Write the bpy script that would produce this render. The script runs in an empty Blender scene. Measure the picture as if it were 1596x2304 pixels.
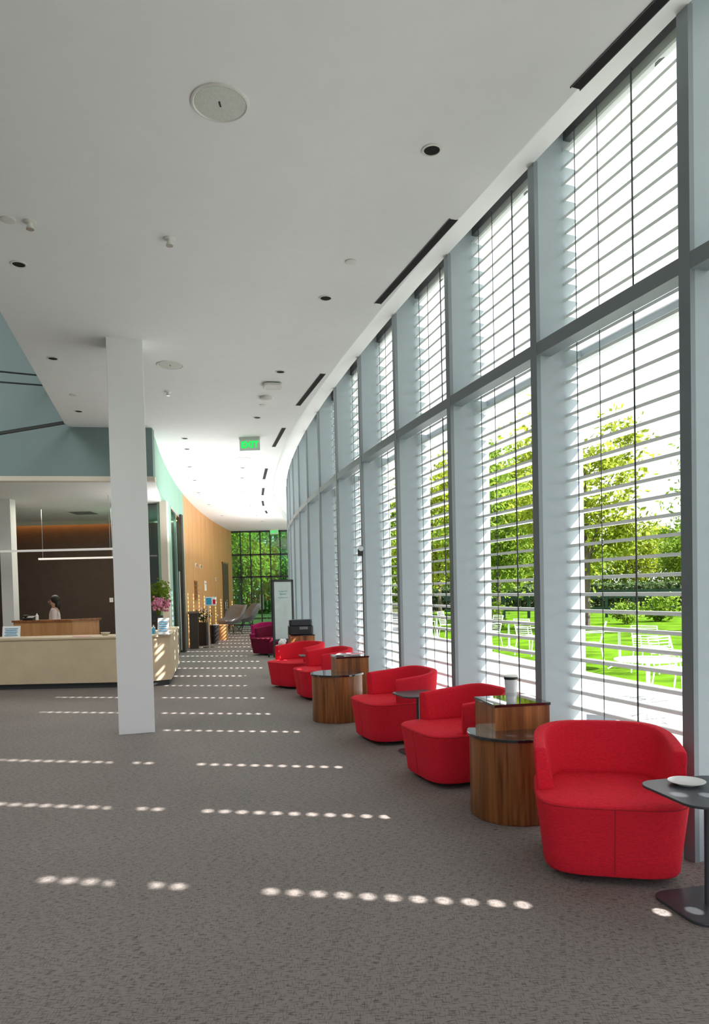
import bpy, bmesh, math, random
from mathutils import Vector, Matrix
random.seed(7)
sc = bpy.context.scene; COL = sc.collection
PI = math.pi; cos = math.cos; sin = math.sin; rad = math.radians

# ------------------------------------------------------------------ camera model
F = 1600.; H = 1.6; PITCH = math.atan(.031); ROLL = -.0235; CX = 798.; CY = 1378.
CAM = Vector((0, 0, H))
R = Matrix.Rotation(PI/2-PITCH, 3, 'X') @ Matrix.Rotation(ROLL, 3, 'Z')
def ray(px, py): return R @ Vector(((px-CX)/F, -(py-CY)/F, -1))
def onz(px, py, z):
    v = ray(px, py); return CAM + v*((z-H)/v.z)
def ony(px, py, y):
    v = ray(px, py); return CAM + v*(y/v.y)
cd = bpy.data.cameras.new('camera'); cam = bpy.data.objects.new('camera', cd); COL.objects.link(cam)
cd.sensor_fit = 'VERTICAL'; cd.sensor_height = 36; cd.lens = F/2304*36; cd.shift_y = (CY-1152)/2304
cd.clip_end = 500
cam.matrix_world = Matrix.Translation(CAM) @ R.to_4x4()
sc.camera = cam
sc.view_settings.view_transform = 'Standard'
sc.view_settings.exposure = .9

# ------------------------------------------------------------------ curved window wall
TH0 = rad(19.4); RATE = rad(.77); RW = 1/RATE
CCX = 1.90 + RW*cos(TH0); CCY = 4.05 + RW*sin(TH0)
def wp(s, off, z=0.):
    th = TH0 - RATE*s
    return Vector((CCX-(RW-off)*cos(th), CCY-(RW-off)*sin(th), z))
def wth(s): return TH0 - RATE*s
BAY = 1.508
HC = 4.53; HW = 4.78; HT = 5.15
# left wall curve
LP = [(12.57, -3.48), (20.8, -4.92), (33.7, -5.75)]
def lw(d):
    t = 0
    for i in range(3):
        w = LP[i][1]
        for j in range(3):
            if j != i: w *= (d-LP[j][0])/(LP[i][0]-LP[j][0])
        t += w
    return t
def onlw(px, py):
    a, b = 13., 33.
    for _ in range(50):
        m = (a+b)/2; p = ony(px, py, m)
        if p.x < lw(m): b = m
        else: a = m
    p = ony(px, py, a); return p, (lw(a+.1)-lw(a-.1))/.2

# ------------------------------------------------------------------ materials
def M(name, col, rough=.5, metal=0, var=.06, scale=6, stretch=(1, 1, 1), bump=0, emit=0, spec=.5, coat=0, transl=0):
    m = bpy.data.materials.new(name); m.use_nodes = True
    nt = m.node_tree; N = nt.nodes; L = nt.links; p = N['Principled BSDF']
    p.inputs['Roughness'].default_value = rough; p.inputs['Metallic'].default_value = metal
    p.inputs['Specular IOR Level'].default_value = spec
    if coat: p.inputs['Coat Weight'].default_value = coat
    tc = N.new('ShaderNodeTexCoord'); mp = N.new('ShaderNodeMapping'); mp.inputs['Scale'].default_value = stretch
    nz = N.new('ShaderNodeTexNoise'); nz.inputs['Scale'].default_value = scale; nz.inputs['Detail'].default_value = 3
    L.new(tc.outputs['Object'], mp.inputs['Vector']); L.new(mp.outputs['Vector'], nz.inputs['Vector'])
    cr = N.new('ShaderNodeValToRGB')
    cr.color_ramp.elements[0].position = .3; cr.color_ramp.elements[1].position = .7
    cr.color_ramp.elements[0].color = tuple(c*(1-var) for c in col)+(1,)
    cr.color_ramp.elements[1].color = tuple(min(1, c*(1+var)) for c in col)+(1,)
    L.new(nz.outputs['Fac'], cr.inputs['Fac']); L.new(cr.outputs['Color'], p.inputs['Base Color'])
    if emit:
        L.new(cr.outputs['Color'], p.inputs['Emission Color']); p.inputs['Emission Strength'].default_value = emit
    if bump:
        b = N.new('ShaderNodeBump'); b.inputs['Strength'].default_value = bump; b.inputs['Distance'].default_value = .01
        L.new(nz.outputs['Fac'], b.inputs['Height']); L.new(b.outputs['Normal'], p.inputs['Normal'])
    if transl:
        t = N.new('ShaderNodeBsdfTranslucent'); L.new(cr.outputs['Color'], t.inputs['Color'])
        mx = N.new('ShaderNodeMixShader'); mx.inputs['Fac'].default_value = transl
        L.new(p.outputs['BSDF'], mx.inputs[1]); L.new(t.outputs['BSDF'], mx.inputs[2])
        L.new(mx.outputs['Shader'], N['Material Output'].inputs['Surface'])
    return m

def wood(name, dark, light, stretch=(14, 14, 1), rough=.38, scale=1.6):
    m = M(name, light, rough, scale=scale, stretch=stretch)
    cr = [n for n in m.node_tree.nodes if n.type == 'VALTORGB'][0]
    nz = [n for n in m.node_tree.nodes if n.type == 'TEX_NOISE'][0]
    nz.inputs['Detail'].default_value = 6; nz.inputs['Distortion'].default_value = 1.2
    cr.color_ramp.elements[0].color = dark+(1,); cr.color_ramp.elements[1].color = light+(1,)
    return m

def carpet():
    m = bpy.data.materials.new('carpet'); m.use_nodes = True
    nt = m.node_tree; N = nt.nodes; L = nt.links; p = N['Principled BSDF']
    p.inputs['Roughness'].default_value = .6; p.inputs['Specular IOR Level'].default_value = .25
    tc = N.new('ShaderNodeTexCoord')
    def nz(scl, s, det=1, rot=0):
        mp = N.new('ShaderNodeMapping'); mp.inputs['Scale'].default_value = scl; mp.inputs['Rotation'].default_value = (0, 0, rot)
        n = N.new('ShaderNodeTexNoise'); n.inputs['Scale'].default_value = s; n.inputs['Detail'].default_value = det
        L.new(tc.outputs['Object'], mp.inputs['Vector']); L.new(mp.outputs['Vector'], n.inputs['Vector']); return n
    a = nz((1, 7, 1), 26, .5, .04); b = nz((6, 1, 1), 30, .5, -.1); c = nz((1, 4, 1), 120); e = nz((1, 1, 1), .8)
    def ramp(n, p0, p1, c0, c1):
        r = N.new('ShaderNodeValToRGB'); r.color_ramp.elements[0].position = p0; r.color_ramp.elements[1].position = p1
        r.color_ramp.elements[0].color = c0; r.color_ramp.elements[1].color = c1; L.new(n.outputs['Fac'], r.inputs['Fac']); return r
    ra = ramp(a, .35, .43, (.46, .45, .45, 1), (1, 1, 1, 1)); rb = ramp(b, .34, .42, (.66, .66, .66, 1), (1, 1, 1, 1))
    rc = ramp(c, .3, .7, (.86, .86, .86, 1), (1.0, 1, 1, 1)); re = ramp(e, .3, .7, (.215, .188, .174, 1), (.24, .212, .198, 1))
    def mul(x, y):
        k = N.new('ShaderNodeMix'); k.data_type = 'RGBA'; k.blend_type = 'MULTIPLY'; k.inputs[0].default_value = 1
        L.new(x, k.inputs[6]); L.new(y, k.inputs[7]); return k.outputs[2]
    o = mul(mul(mul(ra.outputs['Color'], rb.outputs['Color']), rc.outputs['Color']), re.outputs['Color'])
    L.new(o, p.inputs['Base Color'])
    bp = N.new('ShaderNodeBump'); bp.inputs['Strength'].default_value = .3; bp.inputs['Distance'].default_value = .004
    L.new(ra.outputs['Color'], bp.inputs['Height']); L.new(bp.outputs['Normal'], p.inputs['Normal'])
    return m

def glass(name, tint=(1, 1, 1), refl=.07):
    m = bpy.data.materials.new(name); m.use_nodes = True
    N = m.node_tree.nodes; L = m.node_tree.links; N.remove(N['Principled BSDF'])
    t = N.new('ShaderNodeBsdfTransparent'); t.inputs['Color'].default_value = tint+(1,)
    g = N.new('ShaderNodeBsdfGlossy'); g.inputs['Roughness'].default_value = .02
    mx = N.new('ShaderNodeMixShader'); mx.inputs['Fac'].default_value = refl
    L.new(t.outputs[0], mx.inputs[1]); L.new(g.outputs[0], mx.inputs[2]); L.new(mx.outputs[0], N['Material Output'].inputs['Surface'])
    return m

m_ceil = M('ceiling_paint', (.82, .83, .842), .9, var=.01)
m_white = M('white_paint', (.87, .88, .885), .6, var=.01)
m_carpet = carpet()
m_frame = M('window_frame_paint', (.37, .43, .465), .45, var=.02, metal=.05)
m_nose = M('dark_grey_frame', (.22, .25, .27), .45, var=.02, metal=.1)
m_slat = M('blind_slat', (.62, .635, .64), .5, var=.01, transl=.22, spec=.3)
m_dark = M('dark_metal', (.035, .038, .042), .5)
m_rail = M('head_rail_grey', (.05, .053, .056), .5)
m_cord = M('cord', (.05, .055, .06), .7)
m_dglass = glass('dark_green_glass', (.30, .42, .38), .12)
m_doorglass = glass('door_glass', (.55, .75, .66), .2)
m_fglass = glass('far_green_glass', (.48, .74, .62), .09)
m_teal = M('teal_paint', (.13, .205, .21), .6, var=.03, scale=1)
m_tealg = M('teal_grey_paint', (.20, .28, .28), .6, var=.03, scale=1)
m_mint = M('mint_paint', (.28, .49, .39), .6, var=.03, scale=1)
m_cream = M('cream_paint', (.72, .66, .55), .6, var=.02)
m_stone = M('cream_stone', (.62, .495, .33), .4, var=.06, scale=4)
m_brown = M('dark_brown_wall', (.05, .032, .022), .7, var=.1)
m_woodwall = wood('honey_wood_panel', (.62, .285, .095), (.74, .39, .15), (3, 3, .5), .45)
m_walnut = wood('walnut', (.13, .036, .010), (.42, .16, .048), (11, 11, .55), .32)
m_oak = wood('oak_desk', (.42, .20, .075), (.55, .29, .12), (6, 6, 1))
m_blackglass = M('black_glass', (.012, .013, .014), .04, coat=1)
m_red = M('red_fabric', (.70, .014, .033), .85, var=.13, scale=55, stretch=(1, 1, 3.4), bump=.35, spec=.25)
m_redd = M('red_seam', (.42, .008, .018), .9)
m_burg = M('burgundy_fabric', (.16, .006, .03), .85, var=.2, scale=60, bump=.4, spec=.2)
m_mag = M('magenta_fabric', (.33, .008, .09), .85, var=.2, scale=60, bump=.4, spec=.2)
m_grey = M('grey_fabric', (.20, .205, .215), .85, var=.15, scale=40, bump=.3)
m_table = M('charcoal_metal', (.055, .06, .068), .38, metal=.3)
m_black = M('black_plastic', (.012, .012, .013), .4)
m_hole = M('black_recess', (.004, .004, .004), .9)
m_chrome = M('brushed_steel', (.55, .56, .57), .25, metal=1)
m_porc = M('white_ceramic', (.85, .85, .84), .15)
m_paper = M('paper', (.85, .85, .83), .8)
m_print = M('print_ink', (.15, .18, .25), .8)
m_blue = M('blue_print', (.05, .35, .6), .6)
m_pinkp = M('pink_paper', (.75, .28, .35), .7)
m_trim = M('off_white_trim', (.70, .69, .67), .5)
m_grille = M('speaker_grille', (.60, .63, .58), .6, var=.08, scale=90)
m_exit = M('exit_green', (.0, .55, .07), .5, emit=.75, var=.01)
m_exitp = M('exit_panel', (.78, .84, .80), .3)
m_lamp = M('lamp_white', (.9, .88, .84), .5, emit=.18, var=.01)
m_cove = M('warm_led', (1, .45, .12), .5, emit=6, var=.01)
m_grass = M('grass', (.065, .14, .005), .95, var=.45, scale=1.2, bump=.4, spec=.03)
m_ground = M('far_ground', (.06, .07, .03), .95, var=.3, scale=.3, spec=.05)
m_patio = M('patio_concrete', (.28, .28, .278), .8, var=.12, scale=1, spec=.15)
m_road = M('asphalt', (.05, .045, .042), .9, var=.1, spec=.05)
m_leafy = M('yellow_green_leaf', (.29, .35, .032), .7, var=.4, scale=1.5, transl=.45, spec=.1)
m_leafm = M('mid_green_leaf', (.18, .28, .03), .7, var=.4, scale=1.5, transl=.42, spec=.1)
m_leafd = M('dark_green_leaf', (.06, .10, .03), .7, var=.5, scale=1.5, transl=.3, spec=.1)
m_bark = M('bark', (.12, .095, .07), .9, var=.3)
m_fence = M('dark_green_fence', (.02, .05, .035), .7, var=.2)
m_wire = M('white_wire', (.8, .82, .81), .4)
m_skin = M('skin', (.50, .29, .2), .55)
m_hair = M('black_hair', (.012, .009, .008), .5)
m_shirt = M('pale_shirt', (.78, .68, .66), .8)
m_trous = M('dark_trousers', (.03, .03, .04), .8)
m_pink = M('pink_petal', (.60, .20, .33), .6, var=.35, scale=30)
m_cup = M('tumbler_plastic', (.75, .8, .82), .12, coat=.5)
m_cupt = M('tumbler_print', (.55, .62, .64), .2)
m_board = M('whiteboard', (.46, .51, .50), .25)
m_teali = M('teal_marker', (.15, .42, .42), .6)
m_navy = M('navy_plastic', (.015, .02, .035), .25)
m_doorb = M('dark_brown_door', (.10, .05, .028), .5)

# ------------------------------------------------------------------ mesh builder
class MB:
    def __init__(s): s.bm = bmesh.new()
    def v(s, p): return s.bm.verts.new(p)
    def face(s, vs):
        try: return s.bm.faces.new(vs)
        except ValueError: return None
    def prism(s, poly, z0, z1):
        a = [s.v((p[0], p[1], z0)) for p in poly]; b = [s.v((p[0], p[1], z1)) for p in poly]; n = len(poly)
        s.face(a[::-1]); s.face(b)
        for i in range(n): s.face((a[i], a[(i+1) % n], b[(i+1) % n], b[i]))
        return s
    def box(s, c, d, rz=0, m=None):
        m = m or Matrix.Rotation(rz, 3, 'Z'); c = Vector(c); q = []
        for sz in (-1, 1):
            for sx, sy in ((-1, -1), (1, -1), (1, 1), (-1, 1)):
                q.append(s.v(c + m @ Vector((sx*d[0]/2, sy*d[1]/2, sz*d[2]/2))))
        for f in ((3, 2, 1, 0), (4, 5, 6, 7), (0, 1, 5, 4), (1, 2, 6, 5), (2, 3, 7, 6), (3, 0, 4, 7)): s.face([q[i] for i in f])
        return s
    def rings(s, rings, closed=True, cap=True):
        rr = [[s.v(p) for p in r] for r in rings]; n = len(rr[0])
        for a, b in zip(rr, rr[1:]):
            for i in range(n if closed else n-1): s.face((a[i], a[(i+1) % n], b[(i+1) % n], b[i]))
        if cap and closed: s.face(rr[0][::-1]); s.face(rr[-1])
        return s
    def lathe(s, prof, n=32, c=(0, 0, 0), fn=None, m=None):
        fn = fn or (lambda t: (cos(t), sin(t))); c = Vector(c); out = []
        for r, z in prof:
            r = max(r, 1e-4); ring = []
            for i in range(n):
                x, y = fn(2*PI*i/n); p = Vector((r*x, r*y, z)); ring.append(c+(m @ p if m else p))
            out.append(ring)
        return s.rings(out)
    def tube(s, pts, r, n=8):
        pts = [Vector(p) for p in pts]; out = []
        for i, p in enumerate(pts):
            t = (pts[min(i+1, len(pts)-1)]-pts[max(i-1, 0)]).normalized()
            u = Vector((0, 0, 1)) if abs(t.z) < .9 else Vector((1, 0, 0))
            a = t.cross(u).normalized(); b = t.cross(a); q = r[i] if isinstance(r, (list, tuple)) else r
            out.append([p+(a*cos(2*PI*k/n)+b*sin(2*PI*k/n))*q for k in range(n)])
        return s.rings(out)
    def curved(s, s0, s1, o0, o1, z0, z1, n=2):
        out = []
        for i in range(n+1):
            q = s0+(s1-s0)*i/n
            out.append([wp(q, o0, z0), wp(q, o1, z0), wp(q, o1, z1), wp(q, o0, z1)])
        return s.rings(out)
    def ball(s, c, r, n=12, k=7, sc=(1, 1, 1)):
        return s.rings([[Vector(c)+Vector((sc[0]*r*sin(PI*(j+.02)/(k+.04))*cos(2*PI*i/n), sc[1]*r*sin(PI*(j+.02)/(k+.04))*sin(2*PI*i/n), -sc[2]*r*cos(PI*(j+.02)/(k+.04)))) for i in range(n)] for j in range(k+1)])
    def build(s, name, mat, parent=None, smooth=None, bevel=0, sub=0, solid=0):
        bmesh.ops.recalc_face_normals(s.bm, faces=s.bm.faces)
        me = bpy.data.meshes.new(name); s.bm.to_mesh(me); s.bm.free()
        me.materials.append(mat)
        if smooth is not None:
            for p in me.polygons: p.use_smooth = True
            me.set_sharp_from_angle(angle=rad(smooth))
        o = bpy.data.objects.new(name, me); COL.objects.link(o); o.parent = parent
        if solid:
            b = o.modifiers.new('solid', 'SOLIDIFY'); b.thickness = solid; b.offset = 0
        if bevel:
            b = o.modifiers.new('bevel', 'BEVEL'); b.width = bevel; b.segments = 2; b.limit_method = 'ANGLE'
        if sub:
            b = o.modifiers.new('sub', 'SUBSURF'); b.levels = sub; b.render_levels = sub
        return o
def rrect(w, d, r, n=6):
    out = []
    for cx, cy, a0 in ((w/2-r, d/2-r, 0), (-w/2+r, d/2-r, 90), (-w/2+r, -d/2+r, 180), (w/2-r, -d/2+r, 270)):
        for i in range(n+1):
            a = rad(a0+90*i/n); out.append((cx+r*cos(a), cy+r*sin(a)))
    return out
def tag(o, label=None, cat=None, group=None, kind=None):
    if label: o['label'] = label
    if cat: o['category'] = cat
    if group: o['group'] = group
    if kind: o['kind'] = kind
    return o
def T(name, label, cat, loc=(0, 0, 0), rz=0, group=None):
    o = bpy.data.objects.new(name, None); COL.objects.link(o); o.location = loc; o.rotation_euler = (0, 0, rz)
    o.empty_display_size = .1
    return tag(o, label, cat, group)
def S(mb, name, mat, label=None, parent=None, **k):
    o = mb.build(name, mat, parent, **k)
    if parent is None: tag(o, label, 'room', kind='structure')
    return o
def dup(root, loc, rz=None, label=None, scale=None):
    r = root.copy(); COL.objects.link(r); r.location = loc
    if rz is not None: r.rotation_euler = (0, 0, rz)
    if label: r['label'] = label
    if scale: r.scale = scale
    for ch in list(root.children):
        c = ch.copy(); COL.objects.link(c); c.parent = r
        for g in list(ch.children):
            d = g.copy(); COL.objects.link(d); d.parent = c
    return r
ORD = ['nearest', 'second', 'third', 'fourth', 'fifth', 'sixth', 'seventh', 'eighth', 'ninth', 'tenth', 'eleventh', 'twelfth', 'thirteenth', 'fourteenth', 'fifteenth', 'sixteenth', 'seventeenth', 'eighteenth', 'nineteenth', 'twentieth', 'twenty-first', 'twenty-second', 'twenty-third', 'twenty-fourth']

# ------------------------------------------------------------------ shell
S0, S1 = -8., 31.6
ss = [S0+(S1-S0)*i/44 for i in range(45)]
S(MB().prism([wp(s, .41).xy for s in ss]+[(-10.6, 35.5), (-10.6, -4)], -.12, 0), 'floor', m_carpet, 'dark taupe patterned carpet floor')
left = [(lw(d)-.08, d) for d in (34.5, 31, 28, 25, 22, 20, 18, 16, 14, 12.7)]
e1 = onz(0, 700, HC); e2 = onz(145, 953, HC)
ceil_poly = [wp(s, -.40).xy for s in ss]+left+[(e2.x, e2.y+.42), (e2.x, e2.y), (e1.x, e1.y), (e1.x+.8, 3.2), (-4.0, -4)]
S(MB().prism(ceil_poly, HC, 8.2), 'ceiling', m_ceil, 'smooth white lobby ceiling')
S(MB().curved(S0, S1, -.42, .0, HW, 5.3, 44), 'trim_1', m_white, 'raised white ceiling pocket above the windows')
S(MB().curved(S0, S1, .0, .46, HT, 5.3, 44), 'trim_6', m_white, 'head of the window openings')
S(MB().box((-6.9, -4.1, 4), (7.6, .2, 8.4)), 'wall_light_block', m_white, 'unseen white wall added behind the viewpoint at left to cut light')  # unseen partial wall, added to hold back sky light from the open rear
# left void and teal upper wall
def bl(x): return 12.57+.163*(x+3.48)
S(MB().prism([(-10.6, bl(-10.6)), (-3.48, 12.57), (-3.50, 12.77), (-10.6, bl(-10.6)+.2)], 3.68, 8.2), 'wall_bulkhead', m_tealg, 'teal bulkhead wall above the reception opening')
S(MB().box((-10.7, 8, 4), (.2, 25, 8.4)), 'wall_left', m_teal, 'teal wall at far left')
S(MB().prism([(-10.8, -4), (-2.9, -4), (-2.9, 13), (-10.8, 13)], 8.2, 8.4), 'ceiling_upper', m_ceil, 'upper ceiling of the open void')
S(MB().prism([(-10.6, bl(-10.6)-.03), (-3.45, 12.54), (-3.47, 12.7), (-10.6, bl(-10.6)+.15)], 3.60, 3.68), 'trim_2', m_cream, 'cream trim along bottom of bulkhead')
def lwstrip(d0, d1, z0, z1, t=.2, n=8, inset=0.):
    mb = MB(); out = []
    for i in range(n+1):
        d = d0+(d1-d0)*i/n; x = lw(d)+inset
        out.append([(x-t, d, z0), (x, d, z0), (x, d, z1), (x-t, d, z1)])
    return mb.rings(out)
S(lwstrip(12.57, 15.95, 3.68, 4.7), 'wall_bulkhead_side', m_mint, 'mint green side of the bulkhead')
S(lwstrip(15.95, 17.2, 0, 4.7), 'wall_mint', m_mint, 'mint green wall panel beside the glass door')
S(lwstrip(17.2, 20.2, 3.75, 4.7), 'wall_mint_upper', m_mint, 'mint green wall above the glass door')
S(lwstrip(20.2, 20.8, 0, 4.7), 'wall_mint_end', m_mint, 'narrow mint green wall strip before the wood panelling')
mb = MB()
for i in range(11):
    d0 = 20.8+13*i/11; d1 = 20.8+13*(i+1)/11-.02
    out = []
    for k in range(3):
        d = d0+(d1-d0)*k/2; x = lw(d); out.append([(x-.2, d, 0), (x, d, 0), (x, d, 4.7), (x-.2, d, 4.7)])
    mb.rings(out)
S(mb, 'wall_wood', m_woodwall, 'curved honey wood panelled wall')
# glass door in the mint wall
g = S(lwstrip(17.25, 20.15, .02, 3.72, .03, 6, -.05), 'door_1', m_doorglass, 'tall glass door in the mint wall')
S(lwstrip(16.6, 20.6, 0, 3.9, .1, 6, -.9), 'wall_side_room', m_mint, 'mint wall of the small room behind the glass door')
fr = MB()
for d in (17.25, 18.7, 20.12): fr.box((lw(d)-.03, d, 1.87), (.06, .05, 3.74))
fr.box(((lw(17.25)+lw(20.1))/2-.03, 18.7, 3.72), (.06, 2.95, .06), math.atan2(-(lw(20.1)-lw(17.25)), 2.85))
fr.build('door_frame', m_chrome, g)
MB().tube([(lw(18.5)+.06, 18.5, .15), (lw(18.5)+.06, 18.5, 2.2)], .02).build('door_handle', m_chrome, g)
# reception room
S(MB().prism([(-10.6, bl(-10.6)+.1), (-3.5, 12.7), (lw(16)-.1, 16), (lw(19.7)-.15, 19.7), (-10.6, 19.7)], 3.66, 3.9), 'ceiling_reception', m_ceil, 'lower reception room ceiling')
S(MB().box((-7.7, 19.7, 1.9), (6, .2, 3.8)), 'wall_reception_back', m_brown, 'dark brown reception back wall')
S(MB().box((-4.45, 16.1, 1.85), (.5, .06, 3.66)), 'window_reception', m_dglass, 'dark green glass panel at reception edge')
S(MB().box((-4.18, 15.86, 1.83), (.15, .16, 3.7)), 'trim_3', m_cream, 'slim cream post at the reception corner')
S(MB().box((-7.20, 14.9, 1.83), (.24, .24, 3.66)), 'trim_4', m_white, 'white square post inside reception')
S(MB().box((-7.6, 19.38, 3.61), (5.6, .03, .10)), 'trim_5', m_cream, 'lip hiding the cove light')
tag(MB().box((-7.6, 19.50, 3.62), (5.6, .06, .02)).build('cove_light', m_cove), 'warm orange cove light along top of dark brown wall', 'light')
# far glazed end
fy = 33.8
S(MB().box((-3.9, fy, 2.3), (4.0, .02, 4.6)), 'window_far', m_fglass, 'green tinted glass wall at the corridor end')
fo = bpy.data.objects['window_far']
mb = MB()
for i in range(9): mb.box((-5.8+i*.47, fy-.05, 2.3), (.05, .08, 4.6))
for z in (.08, 2.35, 3.4, 4.5): mb.box((-3.9, fy-.05, z), (4.0, .08, .08))
mb.build('window_frame', m_dark, fo)
for x in (-4.45, -4.3):
    MB().tube([(x, fy-.14, .8), (x, fy-.14, 1.5)], .02).build('door_handle', m_chrome, fo)

# ------------------------------------------------------------------ windows + blinds
K0, K1 = -4, 20
for k in range(K0, K1):
    s0 = BAY*k; n = k-K0+1
    w = S(MB().curved(s0-.040, s0+.040, .02, .40, 0, HT, 1), 'window_%d' % n, m_frame, 'grey blue window mullion and its glazed bay')
    MB().curved(s0-.042, s0+.042, -.004, .03, 0, HW+.01, 1).build('mullion_cap', m_nose, w)
    a, b = s0+.042, s0+BAY-.042
    MB().curved(a, b, .0, .12, 3.345, 3.44).build('transom', m_nose, w)
    MB().curved(a, b, .30, .42, 0, .10).build('window_sill', m_white, w)
    MB().curved(a, b, .39, .42, 3.36, 3.43).build('glazing_bar', m_frame, w)
L = BAY-.09; PITCHS = .125
def slats(hx, hw, hd, zmin, zmax, gap):
    mb = MB(); nsl = int((4.97-.16)/PITCHS)+1
    xs = (-L/2, hx-hw, hx+hw, L/2); ys = (-.0635, -hd, hd, .0635)
    def zz(y, z0): return z0+y*.085+.006*(1-(y/.0635)**2)
    for i in range(nsl):
        z0 = .16+i*PITCHS
        hole = zmin < z0 < zmax and not (gap[0] < z0 < gap[1])
        g = [[mb.v((x, y, zz(y, z0))) for y in ys] for x in xs]
        for p in range(3):
            for q in range(3):
                if p == 1 and q == 1 and hole: continue
                mb.face((g[p][q], g[p+1][q], g[p+1][q+1], g[p][q+1]))
        if hole:
            c4 = [g[1][1], g[2][1], g[2][2], g[1][2]]          # rounded corners of the rout hole
            for j in range(4):
                c, n_, p_ = c4[j], c4[(j+1) % 4], c4[(j-1) % 4]
                mb.face((c, mb.v(c.co.lerp(n_.co, .3)), mb.v(c.co.lerp(p_.co, .3))))
        lip = [mb.v((x, .0645, zz(.0635, z0)-.024)) for x in xs]
        for p in range(3): mb.face((g[p][3], g[p+1][3], lip[p+1], lip[p]))
    return mb
protos = {}
for k in range(K0, K1):
    sm = BAY*(k+.5); p = wp(sm, .32); rz = PI/2+wth(sm)
    if k < -1: lab = 'white venetian blind in a window bay out of view beside the camera'
    elif k == -1: lab = 'white slatted blind in the partly cropped bay at the right photo edge'
    else: lab = 'white slatted blind, %s full window bay from the right edge' % ('first' if k == 0 else ORD[k])
    kind = 5 if k < -1 else (0 if k < 0 else (6 if k < 1 else (1 if k < 2 else (4 if k == 2 else (2 if k < 6 else 3)))))
    if kind not in protos:
        t = protos[kind] = T('venetian_blind', lab, 'blind', p, rz, 'venetian blinds along the window wall')
        slats(*[(-.245, .044, .031, .2, 4.25, (2.95, 3.32)), (-.20, .048, .030, 1.55, 5, (3.0, 3.2)), (-.18, .062, .028, 1.5, 5, (9, 9)), (-.18, .11, .031, 1.2, 5, (9, 9)), (.05, .05, .029, 1.55, 5, (9, 9)), (-.245, .012, .012, .2, 1, (9, 9)), (-.245, .044, .031, .2, 5, (3.05, 3.32))][kind]).build('slats', m_slat, t)
        MB().box((0, 0, 5.055), (L, .12, .15)).build('head_rail', m_rail, t)
        MB().box((0, 0, .115), (L, .07, .022)).build('bottom_rail', m_wire, t)
        for x in (-.55, -.05, .30, .56):
            MB().tube([(x, .07, .1), (x, .07, 5.0)], .0032 if x != -.05 else .006, 5).build('ladder_cord', m_cord, t)
    else: dup(protos[kind], p, rz, lab)

# ------------------------------------------------------------------ ceiling fittings
def slot(p1, p2, lab):
    a = onz(*p1, HC); b = onz(*p2, HC); d = b-a; c = (a+b)/2; rz = math.atan2(d.y, d.x)
    t = T('slot_diffuser', lab, 'air vent', (c.x, c.y, HC), rz, 'slot diffusers along the windows')
    MB().box((0, 0, -.001), (d.length, .064, .008)).build('slot', m_hole, t)
    MB().box((0, .034, -.001), (d.length+.02, .005, .009)).box((0, -.034, -.001), (d.length+.02, .005, .009)).build('frame', m_dark, t)
sl = [((1297, 197), (1530, -42)), ((851, 682), (1020, 494)), ((671, 912), (727, 841)), ((616, 1005), (639, 963)), ((594, 1078), (600, 1054)), ((591, 1114), (593, 1098)), ((593, 1138), (591, 1127)), ((601, 1155), (598, 1149))]
for i, (a, b) in enumerate(sl): slot(a, b, 'black linear slot diffuser in the ceiling, %s along the windows' % ORD[i])
def downlight(px, py, lab):
    p = onz(px, py, HC); t = T('downlight', lab, 'light', p, 0, 'recessed ceiling downlights')
    MB().rings([[(r*cos(2*PI*i/24), r*sin(2*PI*i/24), z) for i in range(24)] for r, z in ((.052, -.002), (.055, -.008), (.068, -.006), (.072, .0))], cap=False).build('trim_ring', m_trim, t, smooth=40)
    MB().lathe([(.053, -.004), (.053, .003)], 24).build('recess', m_hole, t)
ll = [(42, 594), (119, 806), (177, 925), (416, 986), (421, 1010), (427, 1050), (438, 1080), (447, 1108), (470, 1135), (500, 1160)]
rl = [(972, 337), (733, 670), (631, 836), (579, 939), (546, 1052), (545, 1075), (563, 1138), (577, 1160), (590, 1172)]
for i, (x, y) in enumerate(ll): downlight(x, y, 'recessed black downlight, %s in the ceiling row on the column side' % ORD[i])
for i, (x, y) in enumerate(rl): downlight(x, y, 'recessed black downlight, %s in the ceiling row beside the slots' % ORD[i])
def speaker(px, py, lab, r=.172):
    p = onz(px, py, HC); t = T('ceiling_speaker', lab, 'speaker', p, 0, 'ceiling speakers')
    MB().lathe([(r-.02, -.004), (r-.012, -.010), (r, -.007), (r+.002, .003)], 40).build('rim', m_trim, t, smooth=50)
    MB().lathe([(r-.03, -.006), (r-.022, -.0055), (r-.02, .002)], 40).build('grille', m_grille, t, smooth=30)
    MB().box((0, 0, -.007), (.010, .045, .003)).build('badge', m_dark, t)
speaker(495, 232, 'large round white ceiling speaker, the nearest one')
speaker(383, 821, 'round flush ceiling speaker beside the top of the white column')
speaker(548, 1032, 'small looking round ceiling speaker beyond the exit sign')
def disc(px, py, r, lab, name='cover_plate', h=.012):
    p = onz(px, py, HC)
    tag(MB().lathe([(r*.7, -h), (r, -h*.7), (r*1.02, .004)], 28, p).build(name, m_trim, smooth=40), lab, 'cover plate' if name == 'cover_plate' else 'detector')
disc(18, 494, .055, 'white flush round cover plate at the left photo edge')
disc(790, 588, .05, 'white flush round cover plate near the slot diffuser')
disc(165, 888, .055, 'white flush round cover plate left of the column')
disc(591, 911, .05, 'small white round cover plate below the smoke detector')
disc(600, 893, .10, 'white round smoke detector under the black edged access point', 'smoke_detector', .05)
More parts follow.
